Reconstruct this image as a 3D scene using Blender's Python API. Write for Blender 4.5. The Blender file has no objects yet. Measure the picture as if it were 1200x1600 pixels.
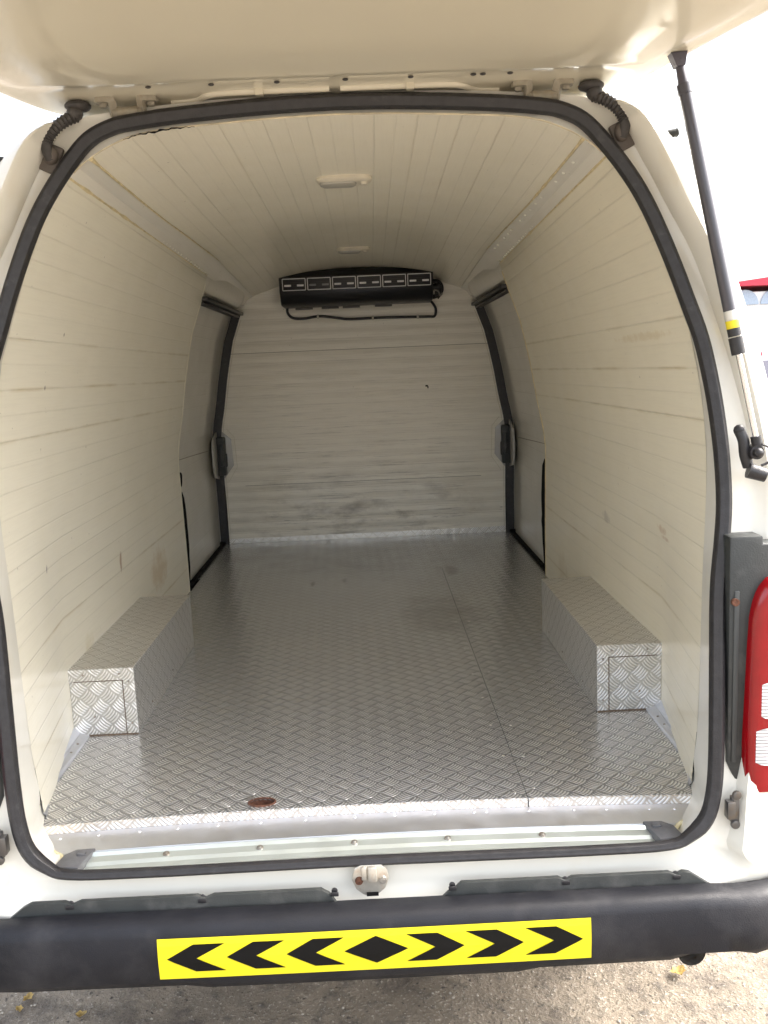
import bpy, bmesh, math, random
from mathutils import Vector, Matrix, noise as mnoise
random.seed(7)
R_ = math.radians
scn = bpy.context.scene
COL = scn.collection

# ------------------------------------------------------------------ camera
cam_d = bpy.data.cameras.new("camera"); cam = bpy.data.objects.new("camera", cam_d); COL.objects.link(cam)
YAW, PIT, ROL = R_(0.657), R_(9.138), R_(-2.476)
Fv = Vector((math.sin(YAW)*math.cos(PIT), math.cos(YAW)*math.cos(PIT), -math.sin(PIT)))
Rv = Vector((math.cos(YAW), -math.sin(YAW), 0)); Uv = Rv.cross(Fv)
Rr = Rv*math.cos(ROL) + Uv*math.sin(ROL); Ur = -Rv*math.sin(ROL) + Uv*math.cos(ROL)
CAM = Vector((0.036, -1.672, 0.872))
M = Matrix((Rr, Ur, -Fv)).transposed().to_4x4(); M.translation = CAM
cam.matrix_world = M
cam_d.sensor_fit = 'VERTICAL'; cam_d.sensor_height = 36; cam_d.sensor_width = 27
cam_d.lens = 36*1400/1600; cam_d.clip_start = 0.02; cam_d.clip_end = 2000
scn.camera = cam

# ------------------------------------------------------------------ light
SUN_EL, SUN_AZ = R_(52), R_(4)        # azimuth measured from +X towards +Y
wd = bpy.data.worlds.new("World"); scn.world = wd; wd.use_nodes = True
nt = wd.node_tree; bg = nt.nodes["Background"]
sky = nt.nodes.new("ShaderNodeTexSky"); sky.sky_type = 'NISHITA'; sky.sun_disc = False
sky.sun_elevation = SUN_EL
sky.sun_rotation = math.pi/2 - SUN_AZ
sky.air_density = 1.0; sky.dust_density = 6.0; sky.ozone_density = 0.6
hs_ = nt.nodes.new('ShaderNodeHueSaturation'); hs_.inputs['Saturation'].default_value = .45
nt.links.new(sky.outputs[0], hs_.inputs['Color']); nt.links.new(hs_.outputs[0], bg.inputs[0]); bg.inputs[1].default_value = 0.15
sd = bpy.data.lights.new("sun", 'SUN'); so = bpy.data.objects.new("sun", sd); COL.objects.link(so)
sd.energy = .6; sd.angle = R_(12); sd.color = (1, .93, .83)
sdir = Vector((math.cos(SUN_EL)*math.cos(SUN_AZ), math.cos(SUN_EL)*math.sin(SUN_AZ), math.sin(SUN_EL)))
so.rotation_euler = sdir.to_track_quat('Z', 'Y').to_euler()
scn.view_settings.view_transform = 'Standard'; scn.view_settings.look = 'None'
scn.view_settings.exposure = 2.58; scn.view_settings.gamma = 1
scn.render.resolution_x = 768; scn.render.resolution_y = 1024
try:
    scn.cycles.max_bounces = 14; scn.cycles.diffuse_bounces = 10; scn.cycles.glossy_bounces = 6
except Exception: pass

# ------------------------------------------------------------------ materials
class NT:
    def __init__(s, name):
        s.m = bpy.data.materials.new(name); s.m.use_nodes = True; s.t = s.m.node_tree
        s.b = s.t.nodes["Principled BSDF"]
    def n(s, kind, **kw):
        x = s.t.nodes.new(kind)
        for k, v in kw.items(): setattr(x, k, v)
        return x
    def l(s, a, b): s.t.links.new(a, b)
    def inp(s, node, i, v):
        if hasattr(v, 'is_output') or isinstance(v, bpy.types.NodeSocket): s.l(v, node.inputs[i])
        else: node.inputs[i].default_value = v
    def math(s, op, a, b=0.0, c=None):
        x = s.n('ShaderNodeMath', operation=op); s.inp(x, 0, a); s.inp(x, 1, b)
        if c is not None: s.inp(x, 2, c)
        return x.outputs[0]
    def ramp(s, v, a, b, to=(0, 1)):
        x = s.n('ShaderNodeMapRange'); x.interpolation_type = 'LINEAR'; x.clamp = True
        s.inp(x, 0, v); x.inputs[1].default_value = a; x.inputs[2].default_value = b
        x.inputs[3].default_value = to[0]; x.inputs[4].default_value = to[1]; return x.outputs[0]
    def mix(s, f, a, b):
        x = s.n('ShaderNodeMix', data_type='RGBA'); s.inp(x, 0, f)
        for i, v in ((6, a), (7, b)):
            if isinstance(v, tuple): x.inputs[i].default_value = (*v, 1)
            else: s.l(v, x.inputs[i])
        return x.outputs[2]
    def noise(s, vec, scale, detail=4, rough=.55, sc=None):
        if sc:
            mp = s.n('ShaderNodeMapping'); s.l(vec, mp.inputs[0]); mp.inputs['Scale'].default_value = sc; vec = mp.outputs[0]
        x = s.n('ShaderNodeTexNoise'); s.l(vec, x.inputs['Vector'])
        x.inputs['Scale'].default_value = scale; x.inputs['Detail'].default_value = detail; x.inputs['Roughness'].default_value = rough
        return x.outputs[0]
    def bump(s, h, dist, strength=1, prev=None):
        x = s.n('ShaderNodeBump'); s.l(h, x.inputs['Height']); x.inputs['Distance'].default_value = dist
        x.inputs['Strength'].default_value = strength
        if prev: s.l(prev, x.inputs['Normal'])
        return x.outputs[0]
    def obj(s): return s.n('ShaderNodeTexCoord').outputs['Object']
    def uv(s): return s.n('ShaderNodeTexCoord').outputs['UV']

def simple(name, col, rough=.5, metal=0, coat=0, var=.12, nscale=18, bump=0, bscale=200, dirt=None):
    g = NT(name); b = g.b; o = g.obj()
    nz = g.noise(o, nscale, 5)
    c = g.mix(g.ramp(nz, .3, .7), tuple(v*(1-var) for v in col), tuple(min(1, v*(1+var*.6)) for v in col))
    if dirt:
        d = g.ramp(g.noise(o, dirt[0], 6, .6), dirt[1]-.08, dirt[1]+.18)
        c = g.mix(g.math('MULTIPLY', d, dirt[3]), c, dirt[2])
    g.l(c, b.inputs['Base Color'])
    b.inputs['Metallic'].default_value = metal
    g.l(g.ramp(g.noise(o, nscale*2.3, 4), .3, .7, ((max(.02, rough*.8), min(1, rough*1.2)) if not (rough*.8 < .285 < rough*1.2) else (max(rough, .29), max(rough, .29)*1.15))), b.inputs['Roughness'])
    b.inputs['Coat Weight'].default_value = coat; b.inputs['Coat Roughness'].default_value = .08
    if bump: g.l(g.bump(g.noise(o, bscale, 3), bump), b.inputs['Normal'])
    return g.m

M_paint = simple("cream_white_paint", (.78, .76, .68), .40, 0, .7, .03, 5, dirt=(6, .62, (.66, .55, .34), .35))
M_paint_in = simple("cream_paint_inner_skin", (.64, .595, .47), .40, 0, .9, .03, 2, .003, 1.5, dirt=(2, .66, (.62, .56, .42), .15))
M_sealant = simple("yellowed_sealant", (.66, .56, .33), .5, 0, 0, .25, 40, .002, 60)
M_rubber = simple("black_rubber", (.022, .021, .023), .42, 0, 0, .3, 60, .0006, 300, dirt=(30, .68, (.10, .095, .09), .5))
M_boot = simple("dark_grey_rubber_boot", (.05, .046, .045), .55, 0, 0, .3, 60, .0006, 300, dirt=(25, .6, (.16, .14, .12), .5))
M_plastic = simple("charcoal_bumper_plastic", (.011, .0115, .015), .55, 0, 0, .2, 10, .0005, 420, dirt=(6, .60, (.07, .068, .07), .5))
M_plastic.node_tree.nodes['Principled BSDF'].inputs['Specular IOR Level'].default_value = .3
M_grey = simple("grey_plastic", (.12, .12, .125), .5, 0, 0, .15, 30, .0004, 300)
M_dgrey = simple("dark_housing_plastic", (.028, .031, .030), .5, 0, 0, .2, 20, .0005, 300, dirt=(14, .6, (.13, .125, .12), .5))
M_black = simple("black_casing", (.008, .008, .010), .38, 0, 0, .3, 20)
M_void = simple("black_gap", (.006, .006, .006), .8)
M_alu = simple("brushed_aluminium", (.66, .67, .70), .42, .9, 0, .06, 12, .0003, 60, dirt=(8, .62, (.60, .54, .46), .3))
M_zinc = simple("zinc_plated_track", (.62, .67, .645), .40, .7, 0, .08, 9, .0004, 40)
M_steel = simple("old_steel", (.42, .40, .37), .45, .8, 0, .3, 60, .001, 150, dirt=(40, .55, (.20, .12, .06), .8))
M_chrome = simple("chrome", (.85, .85, .87), .12, 1, 0, .04)
M_chalk = simple("vent_frame_grey", (.80, .80, .82), .4, .2)
M_rust = simple("rusty_steel", (.13, .055, .032), .8, .2, 0, .5, 120, .002, 200)
M_yellow = simple("yellow_reflective_film", (.74, .64, .012), .42, 0, 0, .05, 60, dirt=(30, .72, (.45, .38, .03), .3))
M_ink = simple("black_print", (.006, .006, .006), .5, 0, 0)
for m_ in (M_ink, M_void): m_.node_tree.nodes['Principled BSDF'].inputs['Specular IOR Level'].default_value = .15
M_label = simple("yellow_label", (.80, .66, .02), .35)
M_silver = simple("silver_label", (.60, .60, .56), .3, .3)
M_lampbase = simple("dome_lamp_housing", (.66, .61, .50), .4)
M_lamplens = simple("dome_lamp_lens", (.40, .38, .33), .25, 0, .4)
M_red = simple("red_lens", (.26, .0008, .004), .18, 0, .25, .1, 30)
M_white_wall = simple("white_render", (.72, .74, .76), .7)
M_glass = simple("pale_window", (.34, .42, .52), .15)
M_redroof = simple("red_fascia", (.50, .03, .06), .5)
M_leaf = simple("dry_leaf", (.52, .38, .14), .7, 0, 0, .5, 90, .002, 150)

def reverse_mat():
    g = NT("ribbed_clear_lens"); b = g.b
    o = g.obj(); sx = g.n('ShaderNodeSeparateXYZ'); g.l(o, sx.inputs[0])
    w = g.math('SINE', g.math('MULTIPLY', sx.outputs[2], 2*math.pi/.0065))
    g.l(g.bump(w, .0012), b.inputs['Normal'])
    g.l(g.mix(g.ramp(w, -1, 1), (.55, .56, .60), (.80, .80, .82)), b.inputs['Base Color'])
    b.inputs['Roughness'].default_value = .2; b.inputs['Coat Weight'].default_value = .8
    return g.m
M_rev = reverse_mat()

def tread_mat(name, col=(.38, .39, .405), rough=.245, bd=.0010, grime=.35, hk=.92, stains=()):
    """five-bar aluminium tread plate: basket of curved bars, cell 34 mm, turned 45 degrees; metric UV"""
    g = NT(name); b = g.b
    mp = g.n('ShaderNodeMapping'); g.l(g.uv(), mp.inputs[0])
    mp.inputs['Rotation'].default_value = (0, 0, R_(43)); s = 1/.0345; mp.inputs['Scale'].default_value = (s, s, s)
    sp = g.n('ShaderNodeSeparateXYZ'); g.l(mp.outputs[0], sp.inputs[0]); X, Y = sp.outputs[0], sp.outputs[1]
    iu, iv = g.math('FLOOR', X), g.math('FLOOR', Y)
    fu = g.math('SUBTRACT', g.math('SUBTRACT', X, iu), .5); fv = g.math('SUBTRACT', g.math('SUBTRACT', Y, iv), .5)
    par = g.math('FLOORED_MODULO', g.math('ADD', iu, iv), 2.0)
    inv = g.math('SUBTRACT', 1.0, par)
    a = g.math('ADD', g.math('MULTIPLY', fu, inv), g.math('MULTIPLY', fv, par))     # along the bar
    c = g.math('ADD', g.math('MULTIPLY', fv, inv), g.math('MULTIPLY', fu, par))     # across
    sg = g.math('SUBTRACT', g.math('MULTIPLY', par, 2.0), 1.0)
    c2 = g.math('ADD', c, g.math('MULTIPLY', g.math('MULTIPLY', g.math('MULTIPLY', a, a), .42), sg))
    c2 = g.math('SUBTRACT', c2, g.math('MULTIPLY', sg, .03))
    st = g.math('ABSOLUTE', g.math('SUBTRACT', g.math('FRACT', g.math('ADD', g.math('MULTIPLY', c2, 5.0), .5)), .5))
    bar = g.ramp(st, .20, .36, (1, 0))
    e1 = g.ramp(g.math('ABSOLUTE', a), .36, .47, (1, 0)); e2 = g.ramp(g.math('ABSOLUTE', c2), .44, .49, (1, 0))
    h = g.math('MULTIPLY', g.math('MULTIPLY', bar, e1), e2)
    dome = g.ramp(g.math('ABSOLUTE', a), .12, .47, (1, 0)); hb = g.math('MULTIPLY', h, g.math('SQRT', dome))
    o = g.obj()
    n1 = g.noise(o, 3.0, 5, .5); n2 = g.noise(o, 45, 3, .6)
    base = g.mix(g.ramp(n1, .25, .8), col, tuple(v*.80 for v in col))
    base = g.mix(g.math('MULTIPLY', g.ramp(g.noise(o, 1.7, 7, .7), .48, .80), grime), base, (.34, .315, .285))
    base = g.mix(g.math('MULTIPLY', h, hk), base, (.97, .97, .97))
    spx = g.n('ShaderNodeSeparateXYZ'); g.l(g.uv(), spx.inputs[0])
    for sx_, sy_, rx_, ry_, k_ in stains:
        dx = g.math('DIVIDE', g.math('SUBTRACT', spx.outputs[0], sx_), rx_); dy = g.math('DIVIDE', g.math('SUBTRACT', spx.outputs[1], sy_), ry_)
        f = g.math('ADD', g.math('SUBTRACT', 1.0, g.math('ADD', g.math('MULTIPLY', dx, dx), g.math('MULTIPLY', dy, dy))), g.math('MULTIPLY', g.math('SUBTRACT', g.noise(g.uv(), 7, 6, .65), .5), 3.2))
        base = g.mix(g.math('MULTIPLY', g.ramp(f, 0, 1.3), k_), base, (.20, .185, .165))
    base = g.mix(g.ramp(g.noise(o, 210, 2, .5), .76, .79), base, (.9, .88, .84))
    g.l(base, b.inputs['Base Color']); b.inputs['Metallic'].default_value = .72
    r = g.ramp(n1, .3, .7, (rough*.88, rough*1.12))
    g.l(g.math('SUBTRACT', r, g.math('MULTIPLY', h, .02)), b.inputs['Roughness'])
    nb = g.bump(g.noise(o, 6, 3), .004, .5)
    g.l(g.bump(hb, bd, 1, nb), b.inputs['Normal'])
    return g.m
M_tread = tread_mat("floor_tread_plate", stains=((.26, 1.42, .17, .30, .55), (0, 2.9, .9, .9, .45), (-.05, 2.55, .05, .02, .8), (-.10, 2.0, .012, .05, .8), (-.23, 1.95, .008, .05, .7), (.36, 2.1, .03, .10, .6)))
M_tread2 = tread_mat("wheel_box_tread_plate", (.56, .55, .53), .34, .0010, .2, hk=.72)

def lining_mat(name, pitch, base, rough=.33, wave=0.0, dirty=0.0, ochre=.5, line=.5, stains=(), coatr=.14):
    """white ribbed sandwich panel; UV.x runs across the ribs in metres, UV.y along them"""
    g = NT(name); b = g.b; uv = g.uv(); o = g.obj()
    sp = g.n('ShaderNodeSeparateXYZ'); g.l(uv, sp.inputs[0]); U, V = sp.outputs[0], sp.outputs[1]
    q = g.math('DIVIDE', U, pitch); idx = g.math('ROUND', q)
    d = g.math('ABSOLUTE', g.math('SUBTRACT', q, idx))
    ln = g.ramp(g.math('MULTIPLY', d, pitch), .0006, .0026, (1, 0))
    wn = g.n('ShaderNodeTexWhiteNoise', noise_dimensions='1D'); g.l(idx, wn.inputs['W']); rnd = wn.outputs[0]
    alongv = g.noise(uv, 1, 4, .6, (30, 2.0, 1))
    vis = g.math('MULTIPLY', g.ramp(rnd, .0, 1.0, (.45, 1)), g.ramp(alongv, .3, .62, (.55, 1)))
    lm = g.math('MULTIPLY', ln, vis)
    big = g.noise(o, 2.2, 5, .6)
    col = g.mix(g.ramp(big, .2, .8), base, tuple(v*.93 for v in base))
    # thin vertical haze of scuffs
    sc = g.noise(uv, 1, 6, .7, (160, 5, 1)) if wave == 0 else g.noise(uv, 1, 6, .7, (150, 5, 1))
    col = g.mix(g.math('MULTIPLY', g.ramp(sc, .45, .85), .16 + dirty*.3), col, (.42, .39, .33))
    # ochre sealant bleeding on a few joints
    oc = g.math('MULTIPLY', g.math('GREATER_THAN', rnd, .80), g.ramp(g.math('MULTIPLY', d, pitch), .001, .006, (1, 0)))
    oc = g.math('MULTIPLY', oc, g.ramp(g.noise(uv, 1, 4, .6, (8, 3.5, 1)), .42, .62))
    col = g.mix(g.math('MULTIPLY', oc, ochre), col, (.52, .40, .18))
    col = g.mix(g.math('MULTIPLY', lm, line), col, (.27, .25, .21))
    spk = g.ramp(g.noise(o, 90, 1, .3), .80, .84)
    col = g.mix(g.math('MULTIPLY', spk, .6), col, (.16, .13, .10))
    if dirty:
        # black grime rubbed along the ribs, mostly low down where loads touch
        low = g.ramp(U, .05, .95, (1, .0))
        edge = g.ramp(g.math('ABSOLUTE', V), .42, .66, (1, .15))
        st = g.ramp(g.noise(uv, 1, 9, .78, (95, 3.4, 1)), .53, .64)
        col = g.mix(g.math('MULTIPLY', g.math('MULTIPLY', st, g.math('ADD', low, .25)), g.math('MULTIPLY', edge, dirty)), col, (.17, .155, .13))
        blot = g.ramp(g.noise(uv, 1, 6, .65, (9, 4, 1)), .5, .72)
        low2 = g.ramp(U, .12, .42, (1, 0))
        col = g.mix(g.math('MULTIPLY', g.math('MULTIPLY', blot, low2), edge), col, (.30, .27, .225))
        st2 = g.ramp(g.noise(uv, 1, 9, .75, (90, 9, 1)), .60, .66)
        band = g.math('MULTIPLY', g.ramp(U, .085, .105), g.ramp(U, .12, .15, (1, 0)))
        col = g.mix(g.math('MULTIPLY', g.math('MULTIPLY', st2, band), .9), col, (.07, .06, .05))
    for su, sv, ru, rv, sc_, k in stains:
        du = g.math('DIVIDE', g.math('SUBTRACT', U, su), ru); dv = g.math('DIVIDE', g.math('SUBTRACT', V, sv), rv)
        r2 = g.math('ADD', g.math('MULTIPLY', du, du), g.math('MULTIPLY', dv, dv))
        f = g.math('ADD', g.math('SUBTRACT', 1.0, r2), g.math('MULTIPLY', g.math('SUBTRACT', g.noise(uv, 26/(ru*20+.5), 5, .7), .5), 3.0))
        col = g.mix(g.math('MULTIPLY', g.ramp(f, .1, .9), k), col, sc_)
    g.l(col, b.inputs['Base Color'])
    g.l(g.ramp(g.noise(o, 9, 4), .3, .7, (rough*.8, rough*1.25)), b.inputs['Roughness'])
    b.inputs['Coat Weight'].default_value = .3 if coatr < .05 else .6; b.inputs['Coat Roughness'].default_value = coatr
    nb = g.bump(g.noise(o, 1.6, 1), .004, .3)
    if wave:
        w = g.math('COSINE', g.math('MULTIPLY', q, 2*math.pi))
        nb = g.bump(w, wave, 1, nb)
    g.l(g.bump(g.math('MULTIPLY', lm, -1.0), .0012, 1, nb), b.inputs['Normal'])
    return g.m
STL = ((.33, .98, .035, .014, (.36, .22, .12), .75), (.20, 1.45, .085, .14, (.58, .42, .22), .55), (.16, .63, .07, .05, (.62, .54, .30), .4), (.458, .31, .012, .006, (.2, .17, .15), .8), (.98, .36, .006, .006, (.2, .16, .12), .8), (.86, .30, .006, .006, (.2, .16, .12), .8))
STR = ((.48, .39, .012, .05, (.48, .28, .12), .5), (.465, .36, .006, .05, (.45, .27, .12), .5), (.42, .95, .02, .05, (.30, .26, .22), .4), (.93, .35, .012, .25, (.62, .48, .24), .35), (.10, 1.6, .10, .12, (.60, .50, .32), .35))
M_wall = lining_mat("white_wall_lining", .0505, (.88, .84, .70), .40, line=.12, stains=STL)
M_wallR = lining_mat("white_wall_lining_scratched_warm_lit", .0505, (.88, .82, .65), .40, line=.12, stains=STR)  # warmer base than the left wall: warm light on this side put into the colour
M_doorl = lining_mat("white_door_lining_shaded", .0505, (.62, .605, .55), .38, line=.12, ochre=0)  # greyer base than the walls: the door's darker shading put into the colour
M_roof = lining_mat("white_roof_lining", .047, (.88, .83, .69), .38, line=.14, ochre=.15, coatr=.012)
M_bulk = lining_mat("ribbed_bulkhead_lining", .054, (.88, .85, .76), .42, wave=.002, dirty=.58, ochre=0, line=.2)
M_cove = lining_mat("cove_lining", .2, (.84, .81, .73), .38, ochre=.2)

def ground_mat():
    g = NT("dusty_dirt"); b = g.b; o = g.obj()
    n1 = g.noise(o, 3.5, 8, .65); n2 = g.noise(o, 26, 6, .7); n3 = g.noise(o, 130, 3, .6)
    c = g.mix(g.ramp(n1, .35, .65), (.27, .228, .175), (.17, .142, .108))
    c = g.mix(g.ramp(n2, .50, .72), c, (.10, .088, .074))
    c = g.mix(g.ramp(n3, .58, .72), c, (.44, .40, .34))
    c = g.mix(g.ramp(g.noise(o, 70, 4, .6), .62, .70), c, (.05, .042, .036))
    c = g.mix(g.math('MULTIPLY', g.ramp(g.noise(o, 6, 7, .7), .52, .66), .75), c, (.085, .07, .058))
    g.l(c, b.inputs['Base Color']); b.inputs['Roughness'].default_value = .95
    h = g.math('ADD', g.math('MULTIPLY', n2, 1.0), g.math('MULTIPLY', n3, .35))
    g.l(g.bump(h, .02), b.inputs['Normal'])
    return g.m
M_ground = ground_mat()
M_pebble = simple("pebble_stone", (.36, .33, .28), .85, 0, 0, .45, 40)

# ------------------------------------------------------------------ mesh helpers
def link(name, me, mat, parent=None, smooth=False):
    ob = bpy.data.objects.new(name, me); COL.objects.link(ob)
    for m in (mat if isinstance(mat, (list, tuple)) else [mat]): me.materials.append(m)
    if parent: ob.parent = parent
    if smooth:
        for p in me.polygons: p.use_smooth = True
    return ob
def boxuv(bm):
    bm.normal_update(); uvl = bm.loops.layers.uv.verify()
    for f in bm.faces:
        n = f.normal; ax = max(range(3), key=lambda i: abs(n[i]))
        for l in f.loops:
            c = l.vert.co
            l[uvl].uv = (c.y, c.z) if ax == 0 else (c.x, c.z) if ax == 1 else (c.x, c.y)
def done(name, bm, mat, parent=None, smooth=False, bevel=0, seg=2, autosmooth=None, uv=True):
    bmesh.ops.recalc_face_normals(bm, faces=bm.faces)
    if bevel:
        es = [e for e in bm.edges if len(e.link_faces) == 2 and e.calc_face_angle(0) > .6]
        bmesh.ops.bevel(bm, geom=es, offset=bevel, segments=seg, affect='EDGES', profile=.5)
    if uv: boxuv(bm)
    me = bpy.data.meshes.new(name); bm.to_mesh(me); bm.free()
    ob = link(name, me, mat, parent, smooth or bevel > 0)
    if smooth or bevel > 0:
        try: me.set_sharp_from_angle(angle=R_(autosmooth or 38))
        except Exception: pass
    return ob
def bx(bm, c, s, rot=None):
    """box: centre, full size"""
    m = Matrix.Translation(c)
    if rot is not None: m = m @ rot.to_4x4()
    m = m @ Matrix.Diagonal((s[0], s[1], s[2], 1))
    return bmesh.ops.create_cube(bm, size=1, matrix=m)['verts']
def cyl(bm, a, b, r1, r2=None, n=20, cap=True):
    a, b = Vector(a), Vector(b); d = b-a
    m = Matrix.Translation((a+b)/2) @ d.to_track_quat('Z', 'Y').to_matrix().to_4x4()
    return bmesh.ops.create_cone(bm, cap_ends=cap, segments=n, radius1=r1, radius2=r1 if r2 is None else r2, depth=d.length, matrix=m)['verts']
def ball(bm, c, r, sc=(1, 1, 1), n=12):
    return bmesh.ops.create_uvsphere(bm, u_segments=n, v_segments=max(6, n//2), radius=r, matrix=Matrix.Translation(c) @ Matrix.Diagonal((*sc, 1)))['verts']
def prism(bm, poly, axis, a, b):
    """poly of 2D points extruded along axis (0,1,2) from a to b"""
    def P(u, v, w): return (w, u, v) if axis == 0 else (u, w, v) if axis == 1 else (u, v, w)
    v0 = [bm.verts.new(P(u, v, a)) for u, v in poly]; v1 = [bm.verts.new(P(u, v, b)) for u, v in poly]
    n = len(poly)
    bm.faces.new(v0); bm.faces.new(v1[::-1])
    for i in range(n): bm.faces.new((v0[i], v0[(i+1) % n], v1[(i+1) % n], v1[i]))
def loft(bm, rings, closed=True, uvf=None):
    vs = [[bm.verts.new(p) for p in r] for r in rings]; n = len(rings[0]); fs = []
    for k in range(len(vs)-1):
        for i in range(n if closed else n-1):
            j = (i+1) % n
            fs.append(bm.faces.new((vs[k][i], vs[k][j], vs[k+1][j], vs[k+1][i])))
    return vs, fs
def tube(bm, pts, r, n=12, closed=False, cap=True, prof=None):
    pts = [Vector(p) for p in pts]; N = len(pts); rings = []
    up = None
    for i in range(N):
        t = (pts[(i+1) % N]-pts[i-1]) if closed else (pts[min(i+1, N-1)]-pts[max(i-1, 0)])
        t.normalize()
        if up is None:
            up = Vector((0, -1, 0)) if abs(t.y) < .9 else Vector((0, 0, 1))
        u = (up-t*up.dot(t)).normalized(); 
        if not closed: up = u
        v = t.cross(u)
        ri = r[i] if isinstance(r, (list, tuple)) else r
        if prof: rings.append([pts[i]+u*a*ri+v*b_*ri for a, b_ in prof])
        else: rings.append([pts[i]+u*math.cos(2*math.pi*k/n)*ri+v*math.sin(2*math.pi*k/n)*ri for k in range(n)])
    vs, _ = loft(bm, rings + ([rings[0]] if closed else []))
    if not closed and cap: bm.faces.new(vs[0][::-1]); bm.faces.new(vs[-1])
    if closed: bmesh.ops.remove_doubles(bm, verts=bm.verts, dist=1e-6)
def cr(pts, k=6, closed=False):
    """Catmull-Rom through pts"""
    P = [Vector(p) for p in pts]; n = len(P); out = []
    for i in range(n if closed else n-1):
        g = (lambda j: P[j % n]) if closed else (lambda j: P[min(max(j, 0), n-1)])
        a, b, c, d = g(i-1), g(i), g(i+1), g(i+2)
        for s in range(k):
            t = s/k
            out.append(.5*((2*b)+(c-a)*t+(2*a-5*b+4*c-d)*t*t+(3*b-a-3*c+d)*t**3))
    if not closed: out.append(P[-1])
    return out
def arc(pts, n):
    """resample polyline to n points by arc length"""
    P = [Vector(p) for p in pts]; L = [0]
    for a, b in zip(P, P[1:]): L.append(L[-1]+(b-a).length)
    out = []
    for i in range(n):
        s = L[-1]*i/(n-1); j = max(0, min(len(P)-2, next((k for k in range(len(L)-1) if L[k+1] >= s-1e-9), len(P)-2)))
        t = (s-L[j])/max(1e-9, L[j+1]-L[j]); out.append(P[j].lerp(P[j+1], t))
    return out
def lerpx(tab, z):
    """tab of (z,x) sorted by z"""
    if z <= tab[0][0]: return tab[0][1]
    for (z0, x0), (z1, x1) in zip(tab, tab[1:]):
        if z <= z1: return x0+(x1-x0)*(z-z0)/(z1-z0)
    return tab[-1][1]
def empty(name, loc=(0, 0, 0)):
    o = bpy.data.objects.new(name, None); COL.objects.link(o); o.location = loc; o.empty_display_size = .2; return o
def dots(name, parent, mat, pts, r, sc=(1, 1, 1), n=8):
    first = None
    for p in pts:
        if first is None:
            bm = bmesh.new(); ball(bm, (0, 0, 0), r, sc, n); first = done(name, bm, mat, parent, smooth=True); o = first
        else:
            o = first.copy(); COL.objects.link(o); o.parent = parent
        o.location = p
        if parent is van: o.matrix_parent_inverse = Matrix.Translation(van.location).inverted()
def tag(o, label, cat, group=None):
    o['label'] = label; o['category'] = cat
    if group: o['group'] = group
    return o

# ================================================================== setting
GZ = -.62
def ground():
    bm = bmesh.new()
    xs = [-1500, -300, -60, -14, -5] + [-2.4+.06*i for i in range(81)] + [5, 14, 60, 300, 1500]
    ys = [-1500, -300, -60, -14, -5, -2] + [-.9+.05*i for i in range(49)] + [3, 6, 14, 60, 300, 1500]
    vs = [[bm.verts.new((x, y, GZ + (.018*mnoise.noise(Vector((x*3, y*3, 0)))+.010*mnoise.noise(Vector((x*11, y*11, 3))) if abs(x) < 3 and abs(y) < 2 else 0))) for y in ys] for x in xs]
    for i in range(len(xs)-1):
        for j in range(len(ys)-1): bm.faces.new((vs[i][j], vs[i+1][j], vs[i+1][j+1], vs[i][j+1]))
    o = done("ground", bm, M_ground, smooth=True, uv=False); o['kind'] = 'structure'
ground()
def gravel():
    bm = bmesh.new()
    for i in range(900):
        x = random.uniform(-1.3, 1.5); y = random.uniform(-.6, 1.1); r = random.uniform(.0012, .0045)*(2.0 if random.random() < .06 else 1)
        z = GZ + .018*mnoise.noise(Vector((x*3, y*3, 0)))+.010*mnoise.noise(Vector((x*11, y*11, 3)))
        bmesh.ops.create_icosphere(bm, subdivisions=1, radius=r, matrix=Matrix.Translation((x, y, z+r*.3)) @ Matrix.Rotation(random.uniform(0, 3), 4, 'Z') @ Matrix.Diagonal((1, random.uniform(.6, 1), random.uniform(.4, .8), 1)))
    o = done("gravel", bm, M_pebble, uv=False); o['kind'] = 'stuff'
gravel()

# ================================================================== the van
van = empty("delivery_van", (0, 1.5, GZ))
tag(van, "white insulated cargo van with raised tailgate and empty tread plate load floor", "van")
class _P: pass
def part(name, bm, mat, parent=None, **kw):
    p = parent or van
    o = done(name, bm, mat, p, **kw)
    if p is van or p.parent is None or True:
        # geometry is written in world coordinates: cancel the parent's offset
        o.matrix_parent_inverse = Matrix.Translation(van.location).inverted()
        if p is not van: o.matrix_parent_inverse = Matrix.Identity(4)
    return o

def planeY(z): return -.12 + .125*z
OUT = [(0,1.364),(.10,1.362),(.2,1.357),(.3,1.350),(.37,1.342),(.41,1.334),(.455,1.312),(.495,1.270),(.54,1.208),(.575,1.144),(.612,1.054),(.640,.974),(.663,.904),(.679,.824),(.689,.751),(.695,.677),(.696,.597),(.690,.53),(.679,.435),(.673,.287),(.667,.14),(.659,.06),(.642,.01),(.607,-.024),(.56,-.043),(.42,-.046),(.2,-.045),(0,-.044)]
RID = [(0,1.372,.15),(.12,1.371,.15),(.24,1.367,.15),(.35,1.36,.15),(.43,1.352,.13),(.475,1.345,.09),(.505,1.325,.02),(.535,1.285,-.03),(.574,1.21,-.04),(.606,1.143,-.04),(.650,1.06,-.04),(.683,.965,-.04),(.706,.89,-.04),(.728,.81,-.04),(.745,.74,-.04),(.757,.667,-.042),(.760,.60,-.046),(.757,.53,-.055),(.746,.435,-.07),(.728,.287,-.09),(.713,.14,-.115),(.702,.06,-.13),(.695,0,-.14),(.691,-.04,-.142),(.688,-.09,-.142),(.45,-.135,-.135),(.2,-.135,-.135),(0,-.135,-.135)]
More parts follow.
